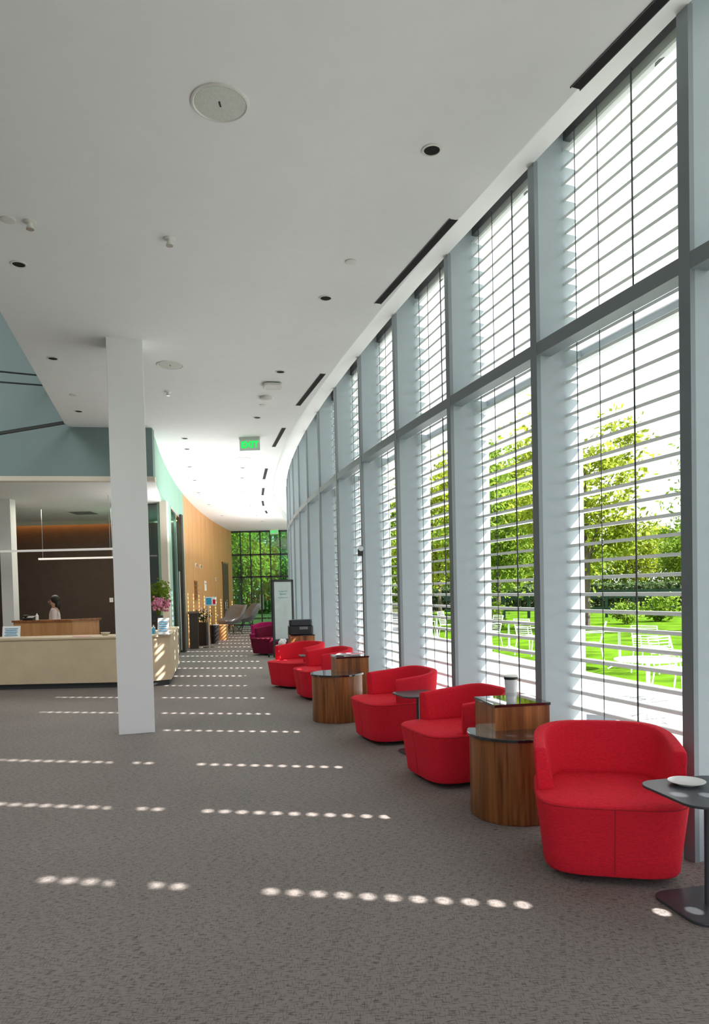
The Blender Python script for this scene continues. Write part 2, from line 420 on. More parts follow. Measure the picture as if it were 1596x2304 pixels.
def sprinkler(px, py, lab):
    p = onz(px, py, HC); t = T('sprinkler_head', lab, 'sprinkler', p, 0, 'ceiling sprinklers')
    MB().lathe([(.04, -.01), (.048, -.006), (.05, .004)], 20).build('escutcheon', m_trim, t, smooth=40)
    MB().lathe([(.022, -.055), (.026, -.045), (.02, -.03), (.02, 0)], 14).build('head', m_trim, t, smooth=40)
    MB().lathe([(.03, -.06), (.03, -.055)], 14).build('deflector', m_chrome, t)
for x, y, l in ((67, 499, 'small white sprinkler head beside the left cover plate'), (381, 537, 'small white sprinkler head between speaker and column'), (378, 881, 'white sprinkler head below the flush speaker by the column'), (545, 1101, 'tiny white sprinkler head far down the corridor ceiling')): sprinkler(x, y, l)
p = onz(614, 864, HC); t = T('access_point', 'white rounded wireless access point on the ceiling by the windows', 'access point', p, .2)
MB().prism(rrect(.26, .26, .06), -.05, -.012).build('body', m_trim, t, bevel=.01)
MB().prism(rrect(.2, .2, .04), -.012, .003).build('mount', m_black, t)
# exit signs
def text_mesh(body, size, mat, parent, loc, name='lettering', depth=.004):
    cu = bpy.data.curves.new(name, 'FONT'); cu.body = body; cu.size = size; cu.align_x = 'CENTER'; cu.align_y = 'CENTER'; cu.extrude = depth; cu.offset = .005
    o = bpy.data.objects.new('tmp', cu); COL.objects.link(o)
    dg = bpy.context.evaluated_depsgraph_get(); me = bpy.data.meshes.new_from_object(o.evaluated_get(dg))
    bpy.data.objects.remove(o)
    me.transform(Matrix.Translation(loc) @ Matrix.Rotation(PI/2, 4, 'X')); me.materials.clear(); me.materials.append(mat)
    q = bpy.data.objects.new(name, me); COL.objects.link(q); q.parent = parent; return q
def exit_sign(px, py, rz, lab):
    t = T('exit_sign', lab, 'exit sign', onz(px, py, HC), rz)
    MB().box((0, 0, -.018), (.40, .07, .044)).build('mount', m_trim, t)
    pn = MB().box((0, 0, -.145), (.39, .02, .21)).build('panel', m_exitp, t)
    text_mesh('EXIT', .165, m_exit, pn, (0, -.016, -.145), depth=.006)
exit_sign(562, 984, -.1, 'hanging exit sign with green EXIT letters')
exit_sign(617, 1190, 0, 'tiny far exit sign near the corridor end')

# ------------------------------------------------------------------ column
p = onz(268, 1654, 0)
a_ = rad(17); c = p + Matrix.Rotation(a_, 3, 'Z') @ Vector((.20, .20, 0))
t = T('column', 'white square structural column standing on the carpet', 'column', (c.x, c.y, 0), a_)
MB().box((0, 0, 2.27), (.40, .40, 4.54)).build('shaft', m_white, t, bevel=.005)

# ------------------------------------------------------------------ tub chairs
def sup(t, n=2.7, a=1., b=.96, fr=1.1):
    c, s = cos(t), sin(t)
    return (a*math.copysign(abs(c)**(2/n), c), b*math.copysign(abs(s)**(2/n), s)*(fr if s < 0 else 1))
def make_tub(lab, mat, loc, face, grp='red tub chairs', seam=None):
    rz = math.atan2(face[1], face[0])+PI/2        # local -Y is the front
    t = T('tub_chair', lab, 'armchair', (loc[0], loc[1], 0), rz, grp)
    MB().lathe([(.26, 0), (.28, .01), (.28, .05)], 28).build('swivel_base', m_black, t)
    prof = [(.0, .04), (.32, .04), (.356, .043), (.363, .054), (.371, .14), (.386, .26), (.401, .385), (.4045, .416), (.403, .428), (.394, .436), (.2, .440), (0, .441)]
    seat = MB().lathe(prof, 80, fn=lambda a: sup(a, 4.4)).build('seat', mat, t, smooth=50)
    ring = [Vector((.405*x, .405*y, .421)) for x, y in (sup(2*PI*i/80, 4.4) for i in range(81))]
    MB().tube(ring, .0035, 5).tube([(0, -.4265, .42), (0, -.4235, .39), (0, -.4075, .26), (0, -.384, .06)], .003, 5).build('seam', seam or m_redd, seat)
    mx = 102
    phs = [-mx, -mx+1, -mx+3, -92, -80, -70, -60, -50, -40, -30, -18, -6, 6, 18, 30, 40, 50, 60, 70, 80, 92, mx-3, mx-1, mx]
    out = []
    for ph in phs:
        a = rad(90+ph); x, y = sup(a, 3.5)
        f = abs(ph)/mx; zt = .745-.07*f**2; th = .070; zb = .417
        ro = .388; lean = .036*(1-.4*f)
        def P(r, z): return (x*r, y*r, z)
        out.append([P(ro-.002, zb), P(ro+.005, zb+.010), P(ro+.004+lean*.5, (zb+zt)/2), P(ro+lean, zt-.007), P(ro+lean-.006, zt), P(ro+lean-th+.006, zt), P(ro+lean-th, zt-.007), P(ro-th+lean*.3, (zb+zt)/2), P(ro-th-.02, zb+.03), P(ro-th-.022, zb)])
    MB().rings(out).build('backrest', mat, t, smooth=60, sub=1)
    return t
C1 = (1.44, 4.10); C2 = (.86, 6.02); C3 = (.42, 7.64); C5 = (-.48, 10.75); C4 = (-.99, 12.05)
make_tub('red fabric tub chair nearest the camera, beside the small table with the saucer', m_red, C1, (-.24, -1))
make_tub('second red tub chair, behind the walnut table holding the tumbler', m_red, C2, (-.94, -.34))
make_tub('third red tub chair, beyond the small table with thin dark top', m_red, C3, (-.94, -.36))
make_tub('fourth red tub chair, just beyond the walnut table holding magazines', m_red, C5, (-.94, -.36))
make_tub('farthest bright red tub chair, leftmost in the red row', m_red, C4, (-.72, -.7))
make_tub('dark burgundy tub chair in front of the whiteboard', m_burg, (onz(617, 1466, 0).x, 18.4), (-.6, -.8), 'burgundy tub chairs', m_burg)
make_tub('magenta tub chair left of the dark burgundy one', m_mag, (onz(602, 1458, 0).x, 20.3), (-.3, -.95), 'burgundy tub chairs', m_burg)

# ------------------------------------------------------------------ pedestal tables
def side_table(lab, x, y, rz, r=.26):
    t = T('side_table', lab, 'side table', (x, y, 0), rz, 'small charcoal side tables')
    MB().prism(rrect(r*2, r*2, r*.42, 8), .567, .58).build('table_top', m_table, t, bevel=.003)
    MB().tube([(0, 0, .016), (0, 0, .568)], .015, 16).build('pole', m_table, t, smooth=40)
    MB().prism(rrect(r*1.6, r*1.6, r*.34, 8), 0, .016).build('base', m_table, t, bevel=.004)
    return t
side_table('small charcoal side table holding a white saucer at right edge', 1.71, 3.46, rad(12), .242)
side_table('small charcoal side table between the second and third red chairs', .60, 6.93, rad(20), .21)
side_table('small charcoal side table between the two farthest red chairs', -.70, 11.4, rad(15), .2)
q = onz(1546, 1764, .582)
t = T('saucer', 'white ceramic saucer on the small charcoal table', 'saucer', (q.x, q.y, .58))
MB().lathe([(0, 0), (.05, 0), (.055, .004), (.088, .017), (.09, .02), (.085, .02), (.052, .009), (0, .007)], 36).build('dish', m_porc, t, smooth=60)
def drum_table(lab, x, y, px, py, prz, r=.315, bs=.42, grp='two tier walnut tables'):
    t = T('end_table', lab, 'end table', (x, y, 0), 0, grp)
    MB().lathe([(r-.01, 0), (r, .012), (r, .562)], 56).build('drum', m_walnut, t, smooth=40)
    MB().lathe([(r-.01, .562), (r+.018, .565), (r+.018, .582), (r+.014, .586), (0, .586)], 56).build('drum_top', m_blackglass, t, smooth=40)
    MB().box((px-x, py-y, .375), (bs, bs, .75), prz).build('pedestal', m_walnut, t)
    MB().box((px-x, py-y, .761), (bs+.012, bs+.012, .018), prz).build('pedestal_top', m_blackglass, t)
    return t
drum_table('walnut drum end table with stepped box top holding the tumbler', 1.11, 5.0, 1.14, 5.22, rad(10), .315, .41)
drum_table('walnut drum end table with stepped box top holding magazines', -.235, 8.82, -.08, 9.12, rad(12), .315, .41)
drum_table('walnut end table under the black printer by the whiteboard', -1.22, 13.55, -1.05, 13.85, rad(12), .3, .46)
# tumbler
q = onz(1151, 1582, .77)
t = T('tumbler', 'clear insulated travel tumbler with dark lid band on walnut table', 'tumbler', (q.x, q.y, .77))
cu_ = MB().lathe([(0, 0), (.033, 0), (.036, .006), (.046, .175), (.046, .18)], 32).build('cup', m_cup, t, smooth=40)
MB().lathe([(.0385, .05), (.0415, .08)], 32).build('printed_band', m_cupt, cu_, smooth=40)
li = MB().lathe([(.048, .190), (.048, .197), (.045, .2), (.0, .202)], 32).build('lid', m_porc, t, smooth=40)
MB().lathe([(.0485, .172), (.049, .175), (.049, .190)], 32).build('lid_band', m_black, li, smooth=40)
# magazines
for i, (dx, dy, r, z) in enumerate(((0, 0, .3, .77), (-.06, .02, -.2, .778), (.03, -.03, .6, .786))):
    t = T('magazine', ['lower magazine on the far walnut table', 'middle magazine fanned out on the walnut table', 'topmost magazine on the walnut table pile'][i], 'magazine', (-.08+dx, 9.12+dy, z), r, 'magazines on the walnut table')
    MB().box((0, 0, .0035), (.21, .28, .007)).build('pages', m_paper, t)
    cv = MB().box((0, 0, .0075), (.21, .28, .001)).build('cover', [m_grey, m_paper, m_pinkp][i], t)
    MB().box((0, .08, .0082), (.16, .05, .0006)).build('cover_print', m_print, cv)
# printer
t = T('printer', 'black desktop printer on the walnut table by the whiteboard', 'printer', (-1.06, 13.83, .77), rad(8))
bd = MB().prism(rrect(.48, .36, .05), 0, .17).build('body', m_black, t, bevel=.012)
MB().prism(rrect(.44, .32, .05), .17, .29).build('scanner_lid', m_navy, t, bevel=.015)
MB().box((0, -.19, .03), (.3, .1, .012)).build('paper_tray', m_navy, t)
MB().box((.05, -.182, .13), (.16, .01, .05)).build('control_panel', m_grey, bd)
q = Vector((-1.35, 13.4, .587))
mb = MB()
for i in range(9): mb.ball(q+Vector((random.uniform(-.07, .07), random.uniform(-.05, .05), .045+random.uniform(0, .05))), .045, 7, 5)
tag(mb.build('tissue', m_paper), 'crumpled white tissues beside the black printer', 'tissue')

# ------------------------------------------------------------------ whiteboard
bx = onz(640, 1478, 0)
t = T('whiteboard', 'tall mobile whiteboard with black frame and teal handwriting', 'whiteboard', (bx.x, bx.y, 0), rad(38))
wb = MB().box((0, 0, 1.15), (.56, .02, 1.42)).build('board', m_board, t)
MB().box((-.28, 0, 1.12), (.055, .04, 1.56)).box((.28, 0, 1.12), (.055, .04, 1.56)).box((0, 0, 1.88), (.6, .04, .055)).box((0, 0, .42), (.6, .04, .055)).build('frame', m_black, t)
for sx in (-.29, .29):
    ft = MB().box((sx, 0, .22), (.03, .03, .42)).box((sx, 0, .075), (.04, .55, .03)).build('foot', m_black, t)
    for sy in (-.25, .25):
        MB().lathe([(.028, -.012), (.03, 0), (.028, .012)], 14, (sx, sy, .03), m=Matrix.Rotation(PI/2, 3, 'Y')).build('caster', m_black, ft)
mb = MB()
for z, w in ((1.62, .26), (1.55, .2), (1.46, .28)):
    mb.tube([(-w/2+w*i/30, -.013, z+.013*sin(i*1.9)+.01*sin(i*.7)) for i in range(31)], .003, 4)
mb.build('handwriting', m_teali, wb)
# sensor on mullion
q = wp(BAY*4, -.034, 2.12)
t = T('wall_sensor', 'small black box fixed to a window mullion', 'sensor', q, wth(BAY*4))
MB().box((0, 0, 0), (.06, .05, .10)).build('housing', m_black, t, bevel=.006)
MB().lathe([(.035, 0), (.035, .02)], 16, (0, -.03, .05), m=Matrix.Rotation(PI/2, 3, 'X')).build('dial', m_chrome, t)

# ------------------------------------------------------------------ reception desk
dp = [(-10.4, 12.42), (-3.62, 12.36), (-3.27, 12.62), (-3.86, 15.6), (-4.5, 15.6), (-4.02, 13.08), (-10.4, 13.05)]
def inset(e):
    return [(-10.4, 12.42+e), (-3.64, 12.36+e), (-3.27-e, 12.64), (-3.86-e, 15.6-e), (-4.5+e, 15.6-e), (-4.02+e, 13.08-e), (-10.4, 13.05-e)]
t = T('reception_desk', 'long cream stone reception counter behind the column', 'reception desk')
MB().prism(inset(.06), 0, .09).build('toe_kick', m_dark, t)
MB().prism(inset(.015), .09, .86).build('front_panel', m_stone, t, bevel=.01)
MB().prism(dp, .86, .90).build('counter_top', m_stone, t, bevel=.006)
def on_counter(px, py): return onz(px, py, .90)
q = on_counter(20, 1437)
t = T('desk_sign', 'small white printed sign at left end of counter', 'sign', (q.x, q.y+.1, .9), .1)
cdn = MB().box((0, 0, .11), (.3, .012, .21), m=Matrix.Rotation(-.2, 3, 'X')).build('card', m_paper, t)
mb = MB()
for i in range(5): mb.box((0, -.012+.006*(2-i), .17-.03*i), (.22-.03*(i % 2), .012, .008), m=Matrix.Rotation(-.2, 3, 'X'))
mb.build('printing', m_blue, cdn)
q = on_counter(368, 1428)
t = T('flyer_holder', 'upright white flyer holder beside the flower vase', 'flyer holder', (q.x, q.y, .9), -.1)
fl = MB().box((0, 0, .15), (.2, .012, .29), m=Matrix.Rotation(-.15, 3, 'X')).build('flyer', m_paper, t)
mb = MB()
for i in range(5): mb.box((0, -.012+.006*(2-i), .23-.04*i), (.14, .012, .01), m=Matrix.Rotation(-.15, 3, 'X'))
mb.build('printing', m_blue, fl)
MB().box((0, .02, .012), (.2, .12, .02)).build('foot', m_cup, t)
q = on_counter(185, 1432)
tag(MB().box((q.x, q.y, .903), (.3, .2, .004), .2).build('paper_sheet', m_pinkp), 'pink paper sheet lying on the counter', 'paper')
q = on_counter(233, 1430)
tag(MB().lathe([(0, 0), (.05, 0), (.085, .05), (.08, .052), (.045, .01), (0, .01)], 24, (q.x, q.y+.1, .9)).build('bowl', m_cream, smooth=60), 'small cream bowl on the counter left of column', 'bowl')
q = on_counter(346, 1426)
t = T('hand_sanitizer', 'small blue and white bottle beside the flyer holder', 'bottle', (q.x, q.y, .9))
MB().lathe([(0, 0), (.03, 0), (.03, .09), (.012, .11), (.012, .12)], 16).build('bottle', m_blue, t, smooth=40)
MB().lathe([(.014, .12), (.014, .145), (.004, .15), (.004, .165)], 12).build('pump', m_paper, t)
# flowers
q = on_counter(359, 1416)
t = T('flower_arrangement', 'tall vase of pink flowers and green branches on the counter', 'flowers', (q.x, q.y, .9))
MB().lathe([(0, 0), (.07, 0), (.085, .02), (.075, .15), (.085, .28), (.08, .28), (.07, .15), (0, .02)], 24).build('vase', m_dark, t, smooth=60)
rnd = random.Random(3)
mb = MB(); lf = MB(); pk = MB()
for i in range(30):
    a = rnd.uniform(0, 2*PI); l = rnd.uniform(.35, .7); sp = rnd.uniform(.05, .24)
    tip = Vector((sp*cos(a), sp*sin(a), .28+l)); mb.tube([(0, 0, .15), (tip.x*.4, tip.y*.4, .28+l*.5), tip], .004, 4)
    if i % 2:
        for j in range(30):
            c = tip*rnd.uniform(.75, 1.03)+Vector((rnd.gauss(0, .04), rnd.gauss(0, .04), rnd.gauss(0, .035)))
            u = Vector((rnd.gauss(0, 1), rnd.gauss(0, 1), rnd.gauss(0, 1))).normalized(); w = u.orthogonal().normalized()
            lf.face([lf.v(c-u*.04), lf.v(c+w*.02), lf.v(c+u*.04), lf.v(c-w*.02)])
    else:
        c = Vector((tip.x*.9, tip.y*.9, .3+l*.4))
        for j in range(12):
            pk.ball(c+Vector((rnd.gauss(0, .035), rnd.gauss(0, .035), rnd.gauss(0, .045))), .027, 6, 4)
sm_ = mb.build('stems', m_leafm, t); lf.build('leaves', m_leafm, sm_); pk.build('blossoms', m_pink, sm_)
# inner oak desks
t = T('work_desk', 'oak staff desk screen behind the stone counter', 'desk')
x0 = ony(30, 1400, 13.9).x; x1 = ony(163, 1400, 13.9).x; x2 = ony(221, 1400, 14.3).x
MB().prism([(x0, 13.9), (x1, 13.9), (x2, 14.3), (x2, 14.36), (x1, 13.96), (x0, 13.96)], 0, 1.13).build('screen_panel', m_oak, t)
MB().prism([(x0-.02, 13.87), (x1, 13.87), (x2+.02, 14.28), (x2, 14.5), (x1, 14.1), (x0-.02, 14.1)], 1.13, 1.165).build('ledge', m_walnut, t)
MB().prism([(x0, 13.97), (x1-.05, 13.97), (x1-.05, 14.5), (x0, 14.5)], .72, .75).build('worktop', m_oak, t)
q = ony(66, 1392, 14.0)
t = T('desk_phone', 'black desk telephone on the oak ledge', 'telephone', (q.x, 13.99, 1.175), .1)
bs_ = MB().box((0, 0, .03), (.2, .18, .05), m=Matrix.Rotation(.2, 3, 'X')).build('base', m_black, t, bevel=.01)
MB().box((-.06, 0, .075), (.05, .2, .04)).build('handset', m_black, t, bevel=.012)
t = T('pump_bottle', 'white pump bottle beside the black telephone', 'bottle', (ony(84, 1392, 14).x, 13.99, 1.165))
MB().lathe([(0, 0), (.03, 0), (.03, .09), (.012, .105), (.012, .13)], 14).build('bottle', m_porc, t, smooth=40)
MB().box((.01, 0, .137), (.045, .014, .012)).build('pump', m_black, t)
# pendants
for (xa, xb, py, d, lab) in ((-20, 262, 1238, 14.6, 'upper slim white linear pendant light over the reception'), (88, 262, 1256, 16.2, 'lower slim white linear pendant light over the reception')):
    a = ony(xa, py, d); b = ony(xb, py, d); z = (a.z+b.z)/2; c = (a.x+b.x)/2
    t = T('pendant_light', lab, 'light', (c, d, z), 0, 'linear pendants')
    MB().box((0, 0, 0), (b.x-a.x, .09, .04)).build('bar', m_lamp, t)
    for sx in (-.45, .45):
        MB().tube([((b.x-a.x)*sx, 0, .02), ((b.x-a.x)*sx, 0, 3.66-z)], .006, 6).build('suspension_rod', m_chrome, t)
q = ony(251, 1350, 19.59)
t = T('light_switch', 'white switch plate on the dark brown wall', 'switch', (q.x, 19.585, q.z))
pl = MB().box((0, 0, 0), (.10, .02, .12)).build('plate', m_paper, t); MB().box((0, -.014, 0), (.03, .01, .05)).build('rocker', m_trim, pl)
q = onz(188, 1153, 3.66)
t = T('ceiling_vent', 'grey square vent in the reception ceiling', 'air vent', (q.x, q.y, 3.655))
MB().box((0, 0, 0), (.6, .6, .012)).build('frame', m_trim, t)
mb = MB()
for i in range(7): mb.box((0, -.24+.08*i, -.012), (.52, .03, .014))
mb.build('slats', m_grey, t)

# person
def skin(name, mat, parent, joints, edges, sub=2):
    bm = bmesh.new(); ly = bm.verts.layers.skin.verify(); vs = []
    for i, (p, r) in enumerate(joints):
        v = bm.verts.new(p); v[ly].radius = r if isinstance(r, tuple) else (r, r); v[ly].use_root = (i == 0); vs.append(v)
    for a, b in edges: bm.edges.new((vs[a], vs[b]))
    me = bpy.data.meshes.new(name); bm.to_mesh(me); bm.free(); me.materials.append(mat)
    o = bpy.data.objects.new(name, me); COL.objects.link(o); o.parent = parent
    m = o.modifiers.new('skin', 'SKIN'); m.use_smooth_shade = True
    s = o.modifiers.new('sub', 'SUBSURF'); s.levels = s.render_levels = sub
    return o
pp = ony(123, 1360, 15.0)
t = T('person', 'woman with black hair and pale top standing behind the reception desk', 'person', (pp.x, 15.0, 0), -PI/2+.3)
J = [((0, 0, .93), (.15, .11)), ((0, 0, 1.05), (.125, .10)), ((0, -.01, 1.2), (.14, .11)), ((0, .005, 1.32), (.12, .09)), ((0, 0, 1.39), .05), ((0, -.015, 1.45), .062), ((0, -.025, 1.53), .082), ((0, -.015, 1.60), .06)]
E = [(0, 1), (1, 2), (2, 3), (3, 4), (4, 5), (5, 6), (6, 7)]
for sx in (-1, 1):
    b = len(J)
    J += [((sx*.165, 0, 1.33), .052), ((sx*.2, .0, 1.08), .04), ((sx*.15, -.23, 1.02), .027), ((sx*.14, -.30, 1.01), (.036, .02))]
    E += [(3, b), (b, b+1), (b+1, b+2), (b+2, b+3)]
    for i, (dx, ln) in enumerate(((-.03, .065), (-.01, .08), (.01, .075), (.03, .06))):
        f = len(J); J += [((sx*.14+dx, -.335, 1.012), .0095), ((sx*.14+dx*1.1, -.335-ln*.6, 1.005), .0085), ((sx*.14+dx*1.1, -.335-ln, .985), .007)]
        E += [(b+3, f), (f, f+1), (f+1, f+2)]
    f = len(J); J += [((sx*.14-sx*.05, -.29, 1.0), .01), ((sx*.14-sx*.065, -.325, .99), .008)]; E += [(b+3, f), (f, f+1)]
    h = len(J)
    J += [((sx*.09, 0, .84), .085), ((sx*.09, -.01, .48), .058), ((sx*.09, .02, .09), .038), ((sx*.09, -.12, .035), .032)]
    E += [(0, h), (h, h+1), (h+1, h+2), (h+2, h+3)]
skin('body', m_skin, t, J, E)
JS = [((0, 0, .9), (.17, .135)), ((0, 0, 1.05), (.145, .12)), ((0, -.01, 1.2), (.16, .13)), ((0, .005, 1.33), (.13, .10)), ((0, 0, 1.375), .07)]
ES = [(0, 1), (1, 2), (2, 3), (3, 4)]
for sx in (-1, 1):
    b = len(JS); JS += [((sx*.17, 0, 1.33), .066), ((sx*.205, 0, 1.08), .054), ((sx*.175, -.12, 1.045), .045)]; ES += [(3, b), (b, b+1), (b+1, b+2)]
skin('blouse', m_shirt, t, JS, ES)
JT = [((0, 0, .93), (.165, .125))]; ET = []
for sx in (-1, 1):
    b = len(JT); JT += [((sx*.09, 0, .84), .098), ((sx*.09, -.01, .48), .072), ((sx*.09, .02, .1), .055)]; ET += [(0, b), (b, b+1), (b+1, b+2)]
skin('trousers', m_trous, t, JT, ET)
mb = MB().ball((0, .015, 1.555), .1, 16, 10, (1, 1.0, 1.0)).ball((0, .06, 1.45), .085, 14, 8, (1, .7, 1.6))
mb.build('hair', m_hair, t, smooth=80)
MB().ball((.032, -.098, 1.535), .012, 8, 5).ball((-.032, -.098, 1.535), .012, 8, 5).build('eyes', m_black, t)
MB().ball((0, -.112, 1.508), .014, 8, 5, (1, 1, 1.5)).build('nose', m_skin, t, smooth=80)
MB().ball((0, -.092, 1.467), .022, 8, 5, (1, .5, .3)).build('mouth', m_pinkp, t, smooth=80)

# void stair rails
def rail(a, b, d, r, lab):
    p, q = ony(*a, d), ony(*b, d); q.y = bl(q.x)+.02; p = p+(p-q)*((-10.62-p.x)/(p.x-q.x))
    tag(MB().tube([p, q], r, 10).build('stair_rail', m_dark), lab, 'handrail', 'dark stair rails in the open void')
rail((-60, 985), (112, 904), 11.2, .03, 'thick dark diagonal stair rail on the teal wall')
rail((-60, 855), (52, 822), 11.2, .014, 'lower thin dark rail high on the teal wall')
rail((-60, 830), (38, 798), 11.2, .014, 'upper thin dark rail high on the teal wall')

# ------------------------------------------------------------------ things along the wood wall
def wallthing(px, py, name, lab, cat, grp=None):
    p, sl_ = onlw(px, py)
    ang = math.atan2(1, sl_)            # heading of wall (slope dx/dy)
    return T(name, lab, cat, p, ang-PI, grp), p     # local x along wall, local y out into the room
def wbox(t, name, mat, w, h, dep, dz=0, dx=0, y0=0, **k): return MB().box((dx, y0+dep/2, dz), (w, dep, h)).build(name, mat, t, **k)
t, _ = wallthing(508, 1340, 'door_2', None, None); tag(t, 'dark brown doorway in the wood wall', 'door', kind='structure'); t.location.z = 0
dl = wbox(t, 'door_leaf', m_doorb, 1.5, 2.9, .03, 1.45); wbox(t, 'door_frame', m_walnut, 1.66, .08, .05, 2.94)
MB().tube([(.55, .07, .9), (.55, .07, 1.25)], .02).build('door_handle', m_chrome, dl)
for i, (x, y) in enumerate(((440, 1272), (450, 1275))):
    t, p = wallthing(x, y, 'wall_dial', ['left round white and black dial on the wood wall', 'right round white and black dial on the wood wall'][i], 'wall fitting', 'round dials on the wood wall')
    MB().lathe([(.075, 0), (.075, .03), (.06, .035)], 24, m=Matrix.Rotation(-PI/2, 3, 'X')).build('rim', m_paper, t); MB().lathe([(.045, .03), (.045, .05)], 24, m=Matrix.Rotation(-PI/2, 3, 'X')).build('face', m_black, t)
t, p = wallthing(440, 1328, 'mail_rack', 'wooden slotted rack mounted on the wood wall', 'rack')
wbox(t, 'back_panel', m_walnut, .6, .62, .03)
mb = MB()
for i in range(5): mb.box((0, .06, -.28+.14*i), (.58, .1, .03))
mb.build('shelves', m_oak, t)
t, p = wallthing(462, 1318, 'notice_panel', 'tall narrow white notice on the wood wall', 'notice'); st = wbox(t, 'sheet', m_paper, .5, .36, .012); wbox(st, 'printing', m_print, .3, .03, .004, .08, 0, .012)
t, p = wallthing(485, 1303, 'thermostat', 'small white thermostat on wood wall by the doorway', 'thermostat'); st = wbox(t, 'case', m_paper, .16, .13, .03); wbox(st, 'display', m_grey, .08, .05, .005, 0, 0, .03)

# floor things near wood wall
q = onz(438, 1459, 0)
t = T('podium', 'dark wood slim podium against the wood wall', 'podium', (q.x, q.y, 0), .2)
MB().box((0, 0, .52), (.26, .26, 1.04)).build('body', m_brown, t, bevel=.01); MB().box((0, 0, 1.055), (.32, .32, .03), m=Matrix.Rotation(.15, 3, 'X')).build('top', m_brown, t)
q = onz(483, 1448, 0)
t = T('waste_bin', 'black cylindrical waste bin by the sign stand', 'bin', (q.x, q.y, 0))
MB().lathe([(.12, 0), (.15, .6), (.14, .6), (.13, .56), (0, .56)], 24).build('body', m_black, t, smooth=40); MB().lathe([(.152, .58), (.158, .6), (.152, .62)], 24).build('rim', m_chrome, t)
q = onz(471, 1457, 0)
t = T('sign_stand', 'silver floor stand holding a blue and red printed sign', 'sign', (q.x, q.y, 0))
MB().lathe([(.2, 0), (.2, .012), (.03, .03)], 28).build('base', m_chrome, t, smooth=40)
MB().tube([(0, 0, .02), (0, 0, 1.3)], .016, 10).build('pole', m_chrome, t)
pn = MB().box((.08, 0, 1.38), (.34, .02, .26)).build('panel', m_paper, t)
MB().box((.03, -.013, 1.38), (.16, .005, .2)).build('blue_print', m_blue, pn); MB().box((.19, -.013, 1.36), (.08, .005, .14)).build('red_print', m_red, pn)
q = onz(458, 1452, 0)
t = T('planter', 'black planter of pale flowers beside the dark podium', 'planter', (q.x, q.y, 0))
MB().prism(rrect(.3, .3, .03), 0, .72).build('pot', m_black, t, bevel=.01)
lf = MB(); pk = MB(); rnd = random.Random(9)
for j in range(160):
    c = Vector((rnd.gauss(0, .12), rnd.gauss(0, .1), .88+rnd.gauss(0, .09))); u = Vector((rnd.gauss(0, 1), rnd.gauss(0, 1), rnd.gauss(0, 1))).normalized(); w = u.orthogonal().normalized()
    lf.face([lf.v(c-u*.05), lf.v(c+w*.025), lf.v(c+u*.05), lf.v(c-w*.025)])
for j in range(14): pk.ball((rnd.gauss(0, .12), rnd.gauss(0, .1), .95+rnd.gauss(0, .08)), .03, 6, 4)
lf.build('leaves', m_leafd, t); pk.build('blossoms', m_shirt, t)
q = onz(499, 1440, 0)
t = T('stool_table', 'round honey wood side table beside the grey lounge chairs', 'side table', (q.x, q.y, 0))
MB().lathe([(.2, 0), (.22, .03), (.22, .5)], 28).build('drum', m_oak, t, smooth=40); MB().lathe([(.235, .5), (.235, .53), (0, .53)], 28).build('top', m_woodwall, t)
def lounge(px, py, rz, lab):
    q = onz(px, py, 0); t = T('lounge_chair', lab, 'lounge chair', (q.x, q.y, 0), rz, 'grey lounge chairs')
    path = [(-.38, .42, .38, .05), (-.1, .37, .46, .16), (.15, .36, .52, .28), (.32, .52, .58, .32), (.42, .78, .58, .26), (.50, 1.02, .46, .12)]
    rows = []
    for i, (y, z, w, cu) in enumerate(path):
        a = path[max(i-1, 0)]; b = path[min(i+1, 5)]; tx, tz = b[0]-a[0], b[1]-a[1]; l = math.hypot(tx, tz); nx, nz_ = -tz/l, tx/l
        rows.append([(u*w, y+nx*cu*abs(u)**2.2, z+nz_*cu*abs(u)**2.2) for u in (-1, -.75, -.4, 0, .4, .75, 1)])
    MB().rings(rows, closed=False).build('shell', m_grey, t, smooth=80, solid=.10, sub=1)
    MB().box((0, -.08, .43), (.62, .52, .13)).build('seat_cushion', m_grey, t, bevel=.04)
    for sx in (-1, 1):
        for sy in (-1, 1): MB().tube([(sx*.1, sy*.1, .34), (sx*.3, sy*.28, 0)], .016, 8).build('leg', m_dark, t)
    t.scale = (1.12, 1.12, 1.12)
lounge(521, 1427, rad(-50), 'left grey winged lounge chair by the honey wood table')
lounge(556, 1419, rad(-70), 'right grey winged lounge chair near the far glass doors')

